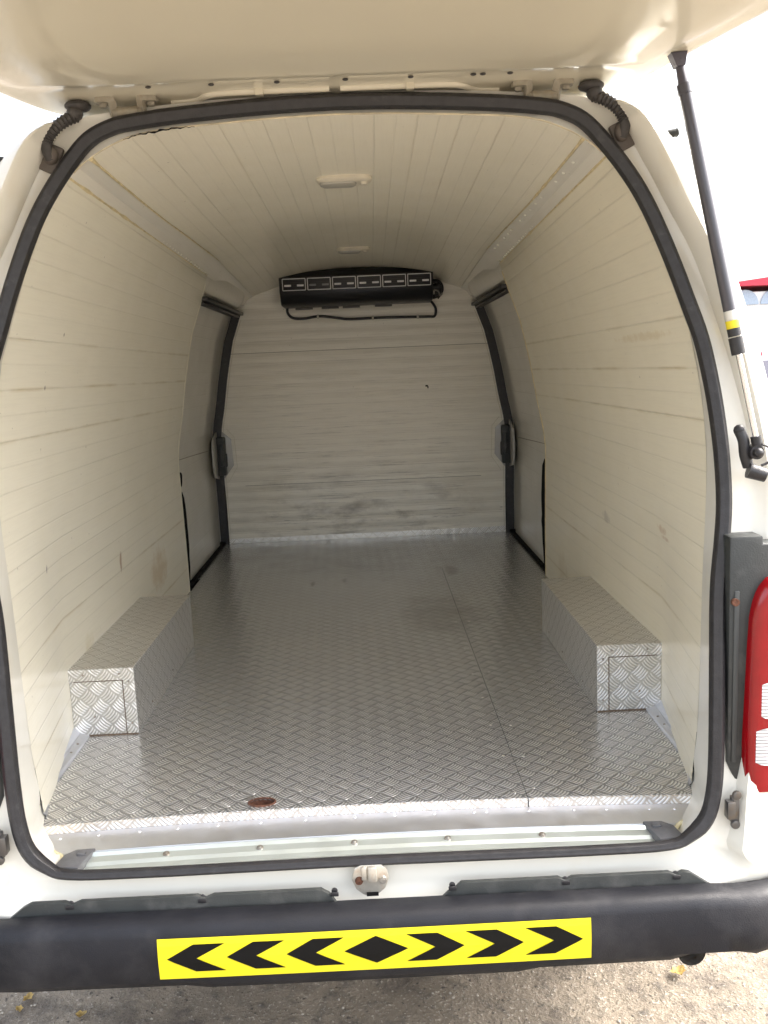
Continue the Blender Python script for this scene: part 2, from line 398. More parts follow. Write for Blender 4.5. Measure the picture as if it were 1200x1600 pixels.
SIL = [(0,1.385,.20),(.14,1.383,.20),(.27,1.379,.20),(.38,1.372,.19),(.46,1.362,.17),(.50,1.352,.12),(.536,1.328,.04),(.567,1.285,-.01),(.607,1.222,-.03),(.640,1.155,-.03),(.690,1.045,-.03),(.722,.958,-.03),(.748,.88,-.03),(.768,.81,-.03),(.785,.74,-.032),(.80,.667,-.035),(.812,.60,-.04),(.818,.53,-.045),(.824,.435,-.05),(.83,.287,-.06),(.832,.14,-.08),(.832,.06,-.09),(.83,0,-.10),(.83,-.05,-.10),(.828,-.11,-.10),(.6,-.20,-.10),(.3,-.20,-.10),(0,-.20,-.10)]
LIN = [(0,1.329),(.10,1.327),(.2,1.322),(.3,1.316),(.36,1.308),(.40,1.296),(.44,1.277),(.475,1.253),(.505,1.220),(.545,1.160),(.585,1.078),(.619,.99),(.648,.915),(.667,.83),(.678,.75),(.684,.677),(.684,.60),(.682,.53),(.679,.435),(.677,.287),(.674,.14),(.667,.06),(.662,.0),(.60,-.028),(.56,-.034),(.42,-.034),(.2,-.034),(0,-.034)]
def smooth_half(tab, k=4):
    return cr([Vector((p[0], p[2] if len(p) > 2 else planeY(p[1]), p[1])) for p in tab], k)
def full(h):
    return h + [Vector((-p.x, p.y, p.z)) for p in h[-2:0:-1]]
hO = smooth_half(OUT)
def inset(h, d, dy=0):
    out = []
    for i, p in enumerate(h):
        t = (h[min(i+1, len(h)-1)]-h[max(i-1, 0)]); t.y = 0; t.normalize()
        if i == 0 or i == len(h)-1: t = Vector((1 if i == 0 else -1, 0, 0))
        n = Vector((t.z, 0, -t.x))          # points inward for a clockwise half loop
        q = p + n*d
        if i in (0, len(h)-1): q.x = 0
        out.append(Vector((q.x, q.y+dy, q.z)))
    return out
hR = smooth_half(RID); hS = smooth_half(SIL)
hL = [Vector((p.x, .045 if p.z > -.02 else .0, p.z)) for p in smooth_half([(a, b, 0) for a, b in LIN])]
def blend(a, b, t, dy): return [Vector((p.x+(q.x-p.x)*t, planeY(p.z)+dy, p.z+(q.z-p.z)*t)) for p, q in zip(a, b)]
def lerpR(a, b, t): return [p.lerp(q, t) for p, q in zip(a, b)]

# ---- body: lip inside the seal, jamb, ridge, corner, flanks and roof
bm = bmesh.new()
i0 = inset(hO, .020, .012)
def lower(h, zz): return [Vector((p.x, p.y, p.z-(p.z-zz)*max(0, min(1, (-.0-p.z)/.02)) if zz < p.z else p.z)) for p in h]
i0 = lower(i0, -.052); i1 = lower(inset(hO, .006, .010), -.046)
v1 = blend(hO, hR, .45, .014); v2 = blend(hO, hR, .78, .010)
r0 = lerpR(hR, hS, .0); r1 = lerpR(hR, hS, .12); r1 = [p+Vector((0, -.006, 0)) for p in r1]
s0 = lerpR(hR, hS, .7); s0 = [p+Vector((0, -.006, 0)) for p in s0]
e0 = [Vector((p.x+(.010 if p.z < 1.3 else .004), p.y+.035, p.z+(.004 if p.z > 1.2 else 0))) for p in hS]
e1 = [Vector((min(p.x*1.03+.012, .846) if p.x > .45 else p.x*1.05, .9, p.z+(.03 if p.z > 1.2 else 0) if p.z > -.15 else -.32)) for p in hS]
e2 = [Vector((p.x, 4.2, p.z)) for p in e1]
base = [lower(hL, -.055), i0, i1, v1, v2, hR, r1, s0, hS, e0, e1, e2]
vs, fs = loft(bm, [full(r) for r in base])
part("body", bm, M_paint, smooth=True, autosmooth=50)
bm = bmesh.new(); prism(bm, [(p.x, p.z) for p in full(e1)], 1, 4.2, 4.25); part("front_light_cap", bm, M_paint)  # unseen cap added across the front end to stop light leaking in
bm = bmesh.new(); bx(bm, (0, 2.1, -.115), (1.64, 4.1, .05)); part("underbody", bm, M_void)

# ---- aperture seal
bm = bmesh.new()
hc = inset(hO, .013, -.004)
prof = [(-.55, -1.0), (.2, -1.0), (.75, -.72), (1.0, -.3), (.97, .02), (.90, .12), (.86, .35), (.70, .8), (.3, 1.0), (-.55, 1.0)]
loopc = full(hc)
rad = [.0135 if p.z > 0 else .0135-.0045*min(1, -p.z/.03) for p in loopc]
tube(bm, loopc, rad, closed=True, prof=prof)
part("door_seal", bm, M_rubber, smooth=True, autosmooth=35)

# ---- lining profiles
Wm = [(0,.732),(.2,.733),(.44,.737),(.54,.738),(.62,.728),(.70,.710),(.84,.687),(.95,.664),(1.04,.643),(1.15,.602),(1.255,.567)]
Wr = [(0,.662),(.06,.667),(.14,.674),(.287,.677),(.435,.679),(.53,.682),(.60,.684),(.677,.684),(.75,.678),(.83,.667),(.915,.648),(.99,.619),(1.078,.585),(1.16,.545),(1.22,.505),(1.24,.490)]
NW = 40
wm = arc([Vector((x, z, 0)) for z, x in Wm], NW); wr = arc([Vector((x, z, 0)) for z, x in Wr], NW)
Y0, Y1, YD, YB = .045, .45, 1.913, 2.935
def LT(y): return max(0, min(1, (y-Y0)/(YD-Y0)))
def lining_sheet(name, rows, mat, parent=None, flip=False, uoff=0):
    """rows: list of (list of 3D points); UV.x = arc length over the points, UV.y = y"""
    bm = bmesh.new(); uvl = bm.loops.layers.uv.verify()
    vv = [[bm.verts.new(p) for p in r] for r in rows]
    ref = rows[-1]; L = [uoff]
    for a, b in zip(ref, ref[1:]): L.append(L[-1]+(Vector(b)-Vector(a)).length)
    for k in range(len(rows)-1):
        for i in range(len(ref)-1):
            f = bm.faces.new((vv[k][i], vv[k][i+1], vv[k+1][i+1], vv[k+1][i]))
            for l, (u, y) in zip(f.loops, ((L[i], rows[k][i][1]), (L[i+1], rows[k][i+1][1]), (L[i+1], rows[k+1][i+1][1]), (L[i], rows[k+1][i][1]))):
                l[uvl].uv = (u, y)
    return part(name, bm, mat, parent, smooth=True, uv=False, autosmooth=30)
for s in (-1, 1):
    rows = []
    for y in (Y0, .12, .2, .28, .36, Y1, .6, .75, .9, 1.15, 1.4, 1.65, YD):
        row = []
        for i, (a, b) in enumerate(zip(wr, wm)):
            w = max(0, min(1, (i/(NW-1)-.15)/.45)); w = w*w*(3-2*w)
            t = (1-w)*min(1, (y-Y0)/(Y1-Y0)) + w*LT(y); row.append((s*(a.x+(b.x-a.x)*t), y, a.y+(b.y-a.y)*t))
        rows.append(row)
    # cut edge of the sandwich panel at the sliding door
    rows.append([(s*(b.x+.006), YD+.004, b.y) for b in wm]); rows.append([(s*(b.x+.045), YD+.004, b.y) for b in wm])
    w = lining_sheet("side_wall_lining", rows, M_wall if s < 0 else M_wallR, uoff=.013 if s > 0 else 0)
    w['label'] = "ribbed white lining of the %s load space wall, ending at the side door" % ("left" if s < 0 else "right")
    # thin cream edging down the end of the lining
    bm = bmesh.new(); tube(bm, [(s*(b.x+.003), YD+.003, b.y) for b in wm[::2]], .0055, 8); part("edge_bead", bm, M_sealant if s > 0 else simple("pale_bead", (.66, .63, .52), .5), w, smooth=True)

# ---- roof lining with gentle crown
def TT(y): return max(0, (y-YD)/(YB-YD))
def roofz(x, t, tt=0):
    xr = abs(x)
    zr = lerpx([(0,1.329),(.10,1.327),(.2,1.322),(.3,1.316),(.36,1.308),(.40,1.296),(.44,1.277),(.475,1.253)], xr)+.001
    zm = 1.368-.020*tt-(.225+.13*tt)*xr*xr
    return zr*(1-t)+zm*t
rows = []
for y in (Y0, .12, .2, .3, .4, .8, 1.1, 1.5, YD, 2.05, 2.2, 2.35, 2.5, 2.65, 2.8, YB):
    t = LT(y); e = .45+.07*t
    rows.append([((i/48*2-1)*e, y, roofz((i/48*2-1)*e, t, TT(y))) for i in range(49)])
roof = lining_sheet("roof_lining", rows, M_roof)
# ---- cove strips between roof and walls, with pop rivets
for s in (-1, 1):
    rows = []
    for y in (Y0, .2, .45, .8, 1.2, 1.6, YD, 2.4, YB-.0):
        t = LT(y)
        a = Vector((.452+.068*t, 0, roofz(.452+.068*t, t, TT(y))-.002)); b = Vector((.491+.078*t, 0, 1.239+.015*t-.002-.045*TT(y)))
        mid = (a+b)/2 + Vector((.006, 0, .006)); rows.append([(s*p.x, y, p.z) for p in (a, mid, b)])
    c = lining_sheet("cove_strip", rows, M_cove, uoff=.05)
    dp = []
    for k in range(34):
        y = .22+k*.05
        if y > 1.88: break
        t = LT(y)
        for (xx, zz, ok) in ((.497+.070*t, 1.250+.006*t, True), (.468+.066*t, 1.262+.028*t, s > 0 and k % 2 == 0)):
            if ok and random.random() < .9: dp.append((s*(xx-.004), y+random.uniform(-.006, .006), zz))
    dots("rivet", c, simple("white_rivet", (.82, .80, .72), .3) if s < 0 else bpy.data.materials["white_rivet"], dp, .0046, (1, 1, .7))
    # yellowed sealant beads along both edges of the cove
    for which in (0, 1):
        bm = bmesh.new(); pts = []; rr = []
        for k in range(60):
            y = Y0+.005+k*.0315; t = LT(y)
            x, z = ((.450+.068*t), roofz(.45+.068*t, t)-.001) if which == 0 else ((.492+.076*t), 1.238+.015*t)
            pts.append((s*x, y, z)); rr.append(max(.0012, .0044*(1-t*.55)*(.6+.8*mnoise.noise(Vector((y*9, which*5, s*3)))**2*3)))
        tube(bm, pts, rr, 6); part("sealant_bead", bm, M_sealant, c, smooth=True)
# cream bead where the roof lining meets the body lip, with a black tear on the left
bm = bmesh.new()
lp = [p for p in full(hL) if p.z > 1.24]
lp = sorted(lp, key=lambda p: p.x)
tube(bm, [Vector((p.x, p.y+.002, p.z)) for p in lp], .0018, 6); part("header_bead", bm, simple("pale_sealant", (.60, .52, .36), .6, var=.35, nscale=30), roof, smooth=True)
bm = bmesh.new(); pts = []
for i in range(26):
    x = -.385+i*.0052; pts.append((x, .036, lerpx([(-.46,1.27),(-.40,1.296),(-.36,1.308),(-.3,1.316),(-.2,1.322)], x)-.0035+random.uniform(-.0012, .0012)))
tube(bm, pts, [max(.0005, .0019*math.sin(math.pi*(i+.5)/26)*random.uniform(.4, 1.3)) for i in range(26)], 6)
part("lining_tear", bm, M_void, roof)

# ---- bulkhead
bm = bmesh.new(); uvl = bm.loops.layers.uv.verify()
vsb = [bm.verts.new(p) for p in ((-.80, YB, -.02), (.80, YB, -.02), (.80, YB, 1.42), (-.80, YB, 1.42))]
f = bm.faces.new(vsb)
for l in f.loops: l[uvl].uv = (l.vert.co.z, l.vert.co.x)
bulk = part("bulkhead", bm, M_bulk, uv=False)
M_joint = simple("joint_line", (.22, .20, .17), .7)
for z, x0, x1 in ((.972, -.66, .655), (.300, -.62, .60)):
    bm = bmesh.new(); bx(bm, ((x0+x1)/2, YB-.0008, z), (x1-x0, .0015, .0022)); part("panel_joint", bm, M_joint, bulk)
bm = bmesh.new(); bx(bm, (.334, YB-.001, .772), (.013, .002, .008)); bx(bm, (.340, YB-.001, .765), (.006, .002, .012)); part("gouge", bm, M_void, bulk, bevel=.0006)
bm = bmesh.new(); prism(bm, [(-.724, .0), (.722, .0), (.722, .029), (-.724, .024)], 1, YB-.004, YB-.001)
kick = part("kick_strip", bm, tread_mat("kick_strip_tread", (.62, .59, .53), .34, .0010, .1, hk=.9))
# irregular cream edging up both sides of the bulkhead
for s in (-1, 1):
    bm = bmesh.new(); pts = [(s*(lerpx(Wm, z)-.018+.002*mnoise.noise(Vector((z*14, s, 0)))), YB-.001, z) for z in [.03+.03*i for i in range(38)]]
    tube(bm, pts, .0016, 5); part("edge_bead", bm, bpy.data.materials["pale_bead"], bulk, smooth=True)

# ---- sliding doors, their seals and latches
for s in (-1, 1):
    side = "left" if s < 0 else "right"
    rows = []
    Dm = [(z, x+.026) for z, x in Wm if z < 1.16]+[(1.19, .612)]
    dm = arc([Vector((x, z, 0)) for z, x in Dm], 30)
    for y in (YD+.002, 2.2, 2.6, 2.84, 2.88, YB):
        off = .0 if y < 2.85 else .012
        rows.append([(s*(p.x+off), y, p.y) for p in dm])
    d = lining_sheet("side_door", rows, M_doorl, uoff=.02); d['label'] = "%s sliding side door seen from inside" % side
    # crease across the door panel
    bm = bmesh.new(); tube(bm, [(s*(lerpx(Dm, .50+.1*(y-YD)) - .0005), y, .535-.035*(y-YD)/1.0) for y in (1.93, 2.1, 2.3, 2.5, 2.7)], .0016, 5); part("panel_crease", bm, bpy.data.materials["joint_line"], d)
    # black rubber up the front edge and along the top of the doorway
    bm = bmesh.new()
    zz = [i*.04 for i in range(30)]+[1.172]
    a = [Vector((s*(lerpx(Wm, z)-.010+(.006 if z < .3 else 0)), YB-.012, z)) for z in zz]
    b = [Vector((s*(lerpx(Wm, z)+.034), YB-.012, z)) for z in zz]
    c = [Vector((s*(lerpx(Wm, z)+.034), YB-.004, z)) for z in zz]; c2 = [Vector((s*(lerpx(Wm, z)-.010), YB-.004, z)) for z in zz]
    loft(bm, list(zip(*[a, b, c, c2])), closed=True)
    part("door_rubber", bm, M_rubber, d)
    bm = bmesh.new()
    bx(bm, (s*.600, (YD+YB)/2, 1.168), (.055, YB-YD, .016)); bx(bm, (s*.604, (YD+YB)/2-.02, 1.152), (.030, YB-YD-.05, .010))
    part("door_header_rubber", bm, M_rubber, d, bevel=.003)
    bm = bmesh.new(); bx(bm, (s*.757, (YD+YB)/2, .006), (.034, YB-YD, .012)); part("door_sill_gap", bm, M_void, d)
    # torn black gap beside the lining edge
    bm = bmesh.new()
    for (z0, z1, w0) in (((.49, .43, .006), (.41, .02, .008)) if s < 0 else ((.48, .02, .011),)):
        n = 16; pts = []; rr = []
        for i in range(n+1):
            z = z0+(z1-z0)*i/n; pts.append((s*(lerpx(Wm, z)+.002), YD+.035, z)); rr.append(max(.001, w0*1.25*math.sin(math.pi*(i/n)**.6)**.6*(1+.25*mnoise.noise(Vector((z*25, 0, s))))))
        tube(bm, pts, rr, 6)
    part("torn_gap", bm, M_void, d)
    # hexagonal recess plate round the latch: one half on the bulkhead, one on the door
    bm = bmesh.new(); hx = [(.722, .585), (.678, .545), (.672, .41), (.722, .345), (.745, .345), (.745, .585)]
    prism(bm, [(s*x, z) for x, z in hx], 1, YB-.006, YB-.001)
    hp = part("latch_plate", bm, simple("smoky_plate", (.42, .41, .39), .3, 0, .3) if s < 0 else bpy.data.materials["smoky_plate"], bevel=.0015)
    bm = bmesh.new()
    o6 = [(.700, .600), (.662, .556), (.655, .40), (.704, .325)]
    for p, q in zip(o6, o6[1:]): tube(bm, [(s*p[0], YB-.001, p[1]), (s*q[0], YB-.001, q[1])], .0014, 5)
    part("plate_outline", bm, bpy.data.materials["pale_bead"], hp)
    bm = bmesh.new(); prism(bm, [(2.90, .585), (2.78, .55), (2.76, .50), (2.76, .41), (2.79, .365), (2.90, .345)], 0, s*.7435, s*.752); part("door_latch_plate", bm, bpy.data.materials["smoky_plate"], d, bevel=.0015)
    bm = bmesh.new(); bx(bm, (s*.728, 2.895, .462), (.046, .05, .195)); bx(bm, (s*.722, 2.868, .468), (.020, .02, .11))
    bx(bm, (s*.705, 2.90, .44), (.012, .03, .07))
    lt = part("door_latch", bm, M_dgrey, bevel=.006)
    # rounded rail over the doorway
    bm = bmesh.new()
    pr = [(.532, 1.32), (.534, 1.26), (.548, 1.215), (.566, 1.192), (.60, 1.182), (.66, 1.182), (.66, 1.32)]
    rg = []
    for y, k in ((1.905, .036), (2.1, .026), (2.4, .010), (2.72, .0), (2.82, .006), (2.87, .022), (2.895, .05), (2.90, .09)):
        rg.append([(s*min(.66, x+k*(1 if x < .6 else .3)), y, z if z > 1.3 or z < 1.189 else z+k*.3) for x, z in pr])
    vv, _ = loft(bm, rg); bm.faces.new(vv[-1]); part("roof_rail", bm, M_cove, smooth=True, autosmooth=60)

# ---- load floor
def floor_piece(name, poly, mat, parent=None, hole=None, z=0.0, thick=.003):
    bm = bmesh.new()
    def loop(ps): 
        v = [bm.verts.new((x, y, z)) for x, y in ps]; return [bm.edges.new((v[i], v[(i+1) % len(v)])) for i in range(len(v))]
    e = loop(poly)
    if hole: e += loop(hole)
    bmesh.ops.triangle_fill(bm, use_beauty=True, use_dissolve=False, edges=e)
    for f in bm.faces:
        if f.normal.z < 0: f.normal_flip()
    r = bmesh.ops.extrude_face_region(bm, geom=list(bm.faces))
    for v in [g for g in r['geom'] if isinstance(g, bmesh.types.BMVert)]: v.co.z -= thick
    return part(name, bm, mat, parent)
FY = .012
def fye(x): return .004+.026*max(0, 1-(x/.66)**2)
def front(x0, x1, n=24): return [(x0+(x1-x0)*i/n, fye(x0+(x1-x0)*i/n)) for i in range(n+1)]
hole = [(-.2205+.027*math.cos(t), .058+.017*math.sin(t)) for t in [2*math.pi*i/20 for i in range(20)]]
hole = [(x, y) for x, y in hole]
SX = .322
bm = bmesh.new(); bx(bm, (0, 1.49, -.024), (1.56, 2.90, .02)); part("floor_bed", bm, M_void)
floor_piece("floor_plate", front(-.665, SX-.0008)+[(SX-.0008, 2.150), (-.73, 2.150), (-.73, .45)], M_tread, hole=hole)
floor_piece("floor_plate", front(SX+.0008, .665)+[(.73, .45), (.77, .45), (.77, 2.93), (-.77, 2.93), (-.77, 2.1503), (-.014, 2.1503), (-.012, 2.152), (SX+.0008, 2.152)], M_tread)
bm = bmesh.new()
pts = [(-.2205+.0275*math.cos(t), .058+.0175*math.sin(t), .0012) for t in [2*math.pi*i/24 for i in range(24)]]
tube(bm, pts, .0022, 6, closed=True)
cupv = [[(x, y, -.001) for x, y in hole], [(x, y, -.013) for x, y in hole]]
vv, _ = loft(bm, cupv); bm.faces.new(vv[-1]); part("drain_hole", bm, M_rust, smooth=True)
bm = bmesh.new(); bx(bm, (-.245, .072, .003), (.012, .006, .004)); part("hole_clip", bm, M_steel)
# screws in the floor along the seam
dots("floor_screw", van, M_chrome, [(x+random.uniform(-.003, .003), y+random.uniform(-.01, .01), .0005) for y in (.055, .22, .40, .58, .78, 1.0, 1.3, 1.6, 1.9) for x in (SX-.022, SX+.022) if random.random() < .85], .0036, (1, 1, .4))
# folded front lip (tread), aluminium strip, sill track
def fy(x): return .004+.026*max(0, 1-(x/.66)**2)
def zb_(x): return -.010*(x/.6)**2
def swept(name, x0, x1, fn, mat, parent=None, n=40, **kw):
    bm = bmesh.new(); rg = [[(x, y, z) for y, z in fn(x)] for x in [x0+(x1-x0)*i/n for i in range(n+1)]]
    vv, _ = loft(bm, rg); bm.faces.new(vv[0]); bm.faces.new(vv[-1]); return part(name, bm, mat, parent, **kw)
M_lip = tread_mat("lip_tread", (.72, .64, .56), .36, .0007, .1)
for x0, x1 in ((-.660, SX-.0012), (SX+.0012, .660)):
    swept("front_lip", x0, x1, lambda x: [(fy(x)-.0002, -.0008), (fy(x)-.003, -.002), (fy(x)-.004, -.0175), (fy(x)-.001, -.0175)], M_lip)
strip = swept("sill_strip", -.645, .650, lambda x: [(fy(x)-.004, -.0178), (-.044, -.0235+zb_(x)), (-.046, -.030+zb_(x)), (fy(x)-.004, -.024)], M_alu)
dots("rivet", strip, M_chrome, [(x, fy(x)-.016, -.019+zb_(x)*.3) for x in (-.615, -.54, -.46, -.385, -.305, -.22, -.13, -.03, .05, .13, .21, .235, .32, .41, .475, .56, .61)], .0034, (1, 1, .6))
track = swept("sill_track", -.545, .545, lambda x: [(y, z+zb_(x)) for y, z in ((-.046, -.0245), (-.052, -.0225), (-.058, -.0275), (-.076, -.0295), (-.084, -.0335), (-.098, -.0345), (-.104, -.032), (-.104, -.050), (-.046, -.050))], M_zinc)
for x in (-.392, -.212, -.03, .150, .333):
    zz = zb_(x); bm = bmesh.new(); cyl(bm, (x, -.067, -.031+zz), (x, -.068, -.0255+zz), .0075, .006, 16); cyl(bm, (x, -.068, -.0255+zz), (x, -.0682, -.0235+zz), .0036, .003, 6); part("screw", bm, M_steel, track, smooth=True)
for s in (-1, 1):
    bm = bmesh.new(); o = [(s*.535, -.040), (s*.572, -.042), (s*.590, -.060), (s*.597, -.103), (s*.548, -.110)]
    prism(bm, o, 2, -.050, -.0270); bx(bm, (s*.556, -.062, -.0255), (.018, .012, .004)); part("sill_end_cap", bm, M_grey, bevel=.003)
for s in (-1, 1):
    bm = bmesh.new(); pts = cr([(s*.672, .030, .03), (s*.664, .004, .004), (s*.655, -.012, -.018), (s*.628, -.034, -.030), (s*.603, -.048, -.036), (s*.592, -.062, -.040)], 6)
    tube(bm, pts, [.0045+.0018*mnoise.noise(Vector((i*.7, s*4, 0))) for i in range(len(pts))], 8); part("corner_sealant", bm, simple("fresh_sealant", (.72, .64, .40), .5, var=.2, nscale=30) if s < 0 else bpy.data.materials["fresh_sealant"], smooth=True)
# aluminium angle strips between wheel boxes and sill
for s in (-1, 1):
    bm = bmesh.new()
    P = [(.694, .455), (.688, .16), (.656, .04)]; Q = [(.734, .455), (.700, .20), (.668, .04)]
    rg = [[(s*a[0], a[1], .0025), (s*(a[0]*.4+b[0]*.6), a[1], .009), (s*b[0], b[1], .024), (s*b[0], b[1], -.001), (s*a[0], a[1], -.001)] for a, b in zip(P, Q)]
    loft(bm, rg); st = part("floor_edge_strip", bm, M_alu)
    dots("rivet", st, M_steel, [(s*(.703+.004*(y-.2)), y, .007) for y in (.39, .34, .27, .2)], .0034, (1, 1, .6))
# ---- wheel arch boxes
for s in (-1, 1):
    BX, BW, BY0, BY1, BH = .572, .745, .455, 1.167, .172
    bm = bmesh.new()
    prism(bm, [(BY0, 0.0), (BY1, 0.0), (BY1, BH), (BY0, BH)], 0, s*BX, s*BW)
    wb = part("wheel_arch_box", bm, M_tread2, bevel=.0012, seg=1)
    wb['label'] = "%s wheel arch box clad in aluminium tread plate" % ("left" if s < 0 else "right")
    bm = bmesh.new()    # frame of trim on the front face (inner upright + top rail) standing 2.5 mm proud
    prism(bm, [(s*BX, .001), (s*(BX+.028), .001), (s*(BX+.028), BH-.030), (s*BW, BH-.030), (s*BW, BH-.0005), (s*BX, BH-.0005)], 1, BY0-.003, BY0-.0005)
    part("front_trim", bm, M_tread2, wb)
    bm = bmesh.new(); prism(bm, [(s*(BX+.031), .002), (s*.731, .002), (s*.731, BH-.033), (s*(BX+.031), BH-.033)], 1, BY0-.0022, BY0-.0006); part("access_panel", bm, M_tread2, wb)
    bm = bmesh.new(); bx(bm, (s*(BX+.0295), BY0-.001, (BH-.03)/2), (.0024, .0012, BH-.03)); bx(bm, (s*(BX+.09), BY0-.001, BH-.0315), (.12, .0012, .0024))
    bx(bm, (s*(BX+.078), BY0-.003, .0015), (.155, .004, .003)); part("panel_gap", bm, simple("grimy_gap", (.14, .10, .07), .8) if s < 0 else bpy.data.materials["grimy_gap"], wb)
    dp = []
    for x, z in ((BX+.014, BH-.035), (BX+.014, .03), (BX+.036, BH-.014), (BX+.125, BH-.014), (BX+.105, .05)): dp.append((s*x, BY0-.0035, z))
    for y in (.60, .85, 1.05): dp.append((s*(BX-.0005), y, .028))
    dots("rivet", wb, M_steel, dp, .0034, (.8, .8, .8))

# ---- refrigeration unit under the roof
bm = bmesh.new()
pr = [(2.93, 1.355), (2.74, 1.350), (2.70, 1.335), (2.686, 1.312), (2.692, 1.243), (2.722, 1.196), (2.745, 1.184), (2.93, 1.184)]
prism(bm, pr, 0, -.364, .366)
ac = part("cooling_unit", bm, M_black, bevel=.006); ac['label'] = "black evaporator unit with six air vents under the roof"
for k in range(6):
    xc = -.293+k*.1186; 
    def F(u, v, d=0): # on the sloping face
        y0, z0, y1, z1 = 2.686, 1.306, 2.6915, 1.249
        return Vector((xc+u, y0+(y1-y0)*v-d, z0+(z1-z0)*v))
    bm = bmesh.new(); c4 = [F(-.054, .04, .003), F(.054, .04, .003), F(.054, .96, .003), F(-.054, .96, .003)]
    for i in range(4): tube(bm, [c4[i], c4[(i+1) % 4]], .0022, 6)
    v = part("air_vent", bm, M_chalk, ac, smooth=True)
    bm = bmesh.new()
    for j in range(5): a = F(-.050, .18+j*.16, .001); b = F(.050, .18+j*.16, .001); tube(bm, [a, b], .0015, 5)
    part("louvres", bm, simple("vent_louvre", (.03, .03, .035), .3) if k == 0 else bpy.data.materials["vent_louvre"], v)
    for sx in (-.030, .030):
        bm = bmesh.new(); c = F(sx, .58, .005); bx(bm, c, (.032, .005, .009)); part("louvre_tab", bm, M_chalk if (k != 1) else simple("dull_tab", (.25, .25, .26), .4), v, bevel=.002)
for x in (-.265, -.135, -.030, .130):
    bm = bmesh.new(); bx(bm, (x, 2.90, 1.178), (.085, .03, .008)); part("mount_slot", bm, simple("dark_bracket", (.10, .09, .09), .5) if x < -.26 else bpy.data.materials["dark_bracket"], ac)
bm = bmesh.new()
tube(bm, cr([(-.345, 2.90, 1.20), (-.350, 2.915, 1.165), (-.325, 2.92, 1.137), (-.27, 2.922, 1.132), (-.19, 2.922, 1.140), (-.10, 2.922, 1.128), (-.04, 2.922, 1.120), (.10, 2.922, 1.121), (.27, 2.922, 1.118), (.355, 2.922, 1.116), (.385, 2.922, 1.118), (.392, 2.92, 1.150), (.378, 2.91, 1.178), (.36, 2.90, 1.196)], 6), .0065, 10)
hs = part("drain_hose", bm, M_rubber, ac, smooth=True)
for x, z in ((-.20, 1.139), (.075, 1.121), (.30, 1.117)):
    bm = bmesh.new(); bx(bm, (x, 2.921, z), (.010, .018, .020)); part("hose_clip", bm, simple("pale_clip", (.55, .52, .45), .5) if x < -.1 else bpy.data.materials["pale_clip"], hs, bevel=.002)
bm = bmesh.new()
tube(bm, cr([(.355, 2.80, 1.275), (.385, 2.79, 1.272), (.405, 2.80, 1.250), (.400, 2.82, 1.215), (.375, 2.84, 1.205)], 5), .011, 10)
cyl(bm, (.366, 2.77, 1.245), (.402, 2.77, 1.245), .016, .014, 12); cyl(bm, (.38, 2.765, 1.215), (.398, 2.76, 1.215), .013, .010, 12)
tube(bm, cr([(.36, 2.86, 1.29), (.41, 2.86, 1.28), (.425, 2.87, 1.24), (.40, 2.88, 1.20)], 5), .006, 8)
part("pipe_fitting", bm, M_rubber, ac, smooth=True)
bm = bmesh.new(); tube(bm, cr([(.372, 2.75, 1.232), (.392, 2.745, 1.225), (.402, 2.75, 1.205), (.415, 2.78, 1.215)], 5), .004, 8); part("wiring", bm, M_steel, ac, smooth=True)

# ---- dome lamps
def rrect(cx, cy, w, h, r, n=5):
    out = []
    for sx, sy, a0 in ((1, 1, 0), (-1, 1, 90), (-1, -1, 180), (1, -1, 270)):
        for i in range(n+1):
            a = R_(a0+90*i/n); out.append((cx+sx*(w/2-r)+r*math.cos(a), cy+sy*(h/2-r)+r*math.sin(a)))
    return out
for (yc, lab) in ((.66, "dome lamp nearer the tailgate"), (2.14, "dome lamp nearer the cooling unit")):
    bm = bmesh.new(); z0 = roofz(0, LT(yc), TT(yc))
    rg = []
    for dz, k in ((0, 0), (.007, 0), (.012, .004), (.014, .012)):
        rg.append([(x, y, z0-dz) for x, y in rrect(0, yc, .138-2*k, .078-2*k, .03-k)])
    vv, _ = loft(bm, rg); bm.faces.new(vv[-1])
    dl = part("dome_lamp", bm, M_lampbase, smooth=True); dl['label'] = lab
    bm = bmesh.new(); rg = []
    for dz, k in ((.013, 0), (.018, .002), (.021, .008)): rg.append([(x, y, z0-dz) for x, y in rrect(-.016, yc, .092-2*k, .052-2*k, .018-k)])
    vv, _ = loft(bm, rg); bm.faces.new(vv[-1]); part("lamp_lens", bm, M_lamplens, dl, smooth=True)
    bm = bmesh.new(); bx(bm, (.048, yc, z0-.016), (.014, .03, .008)); part("lamp_switch", bm, M_lampbase, dl, bevel=.003)

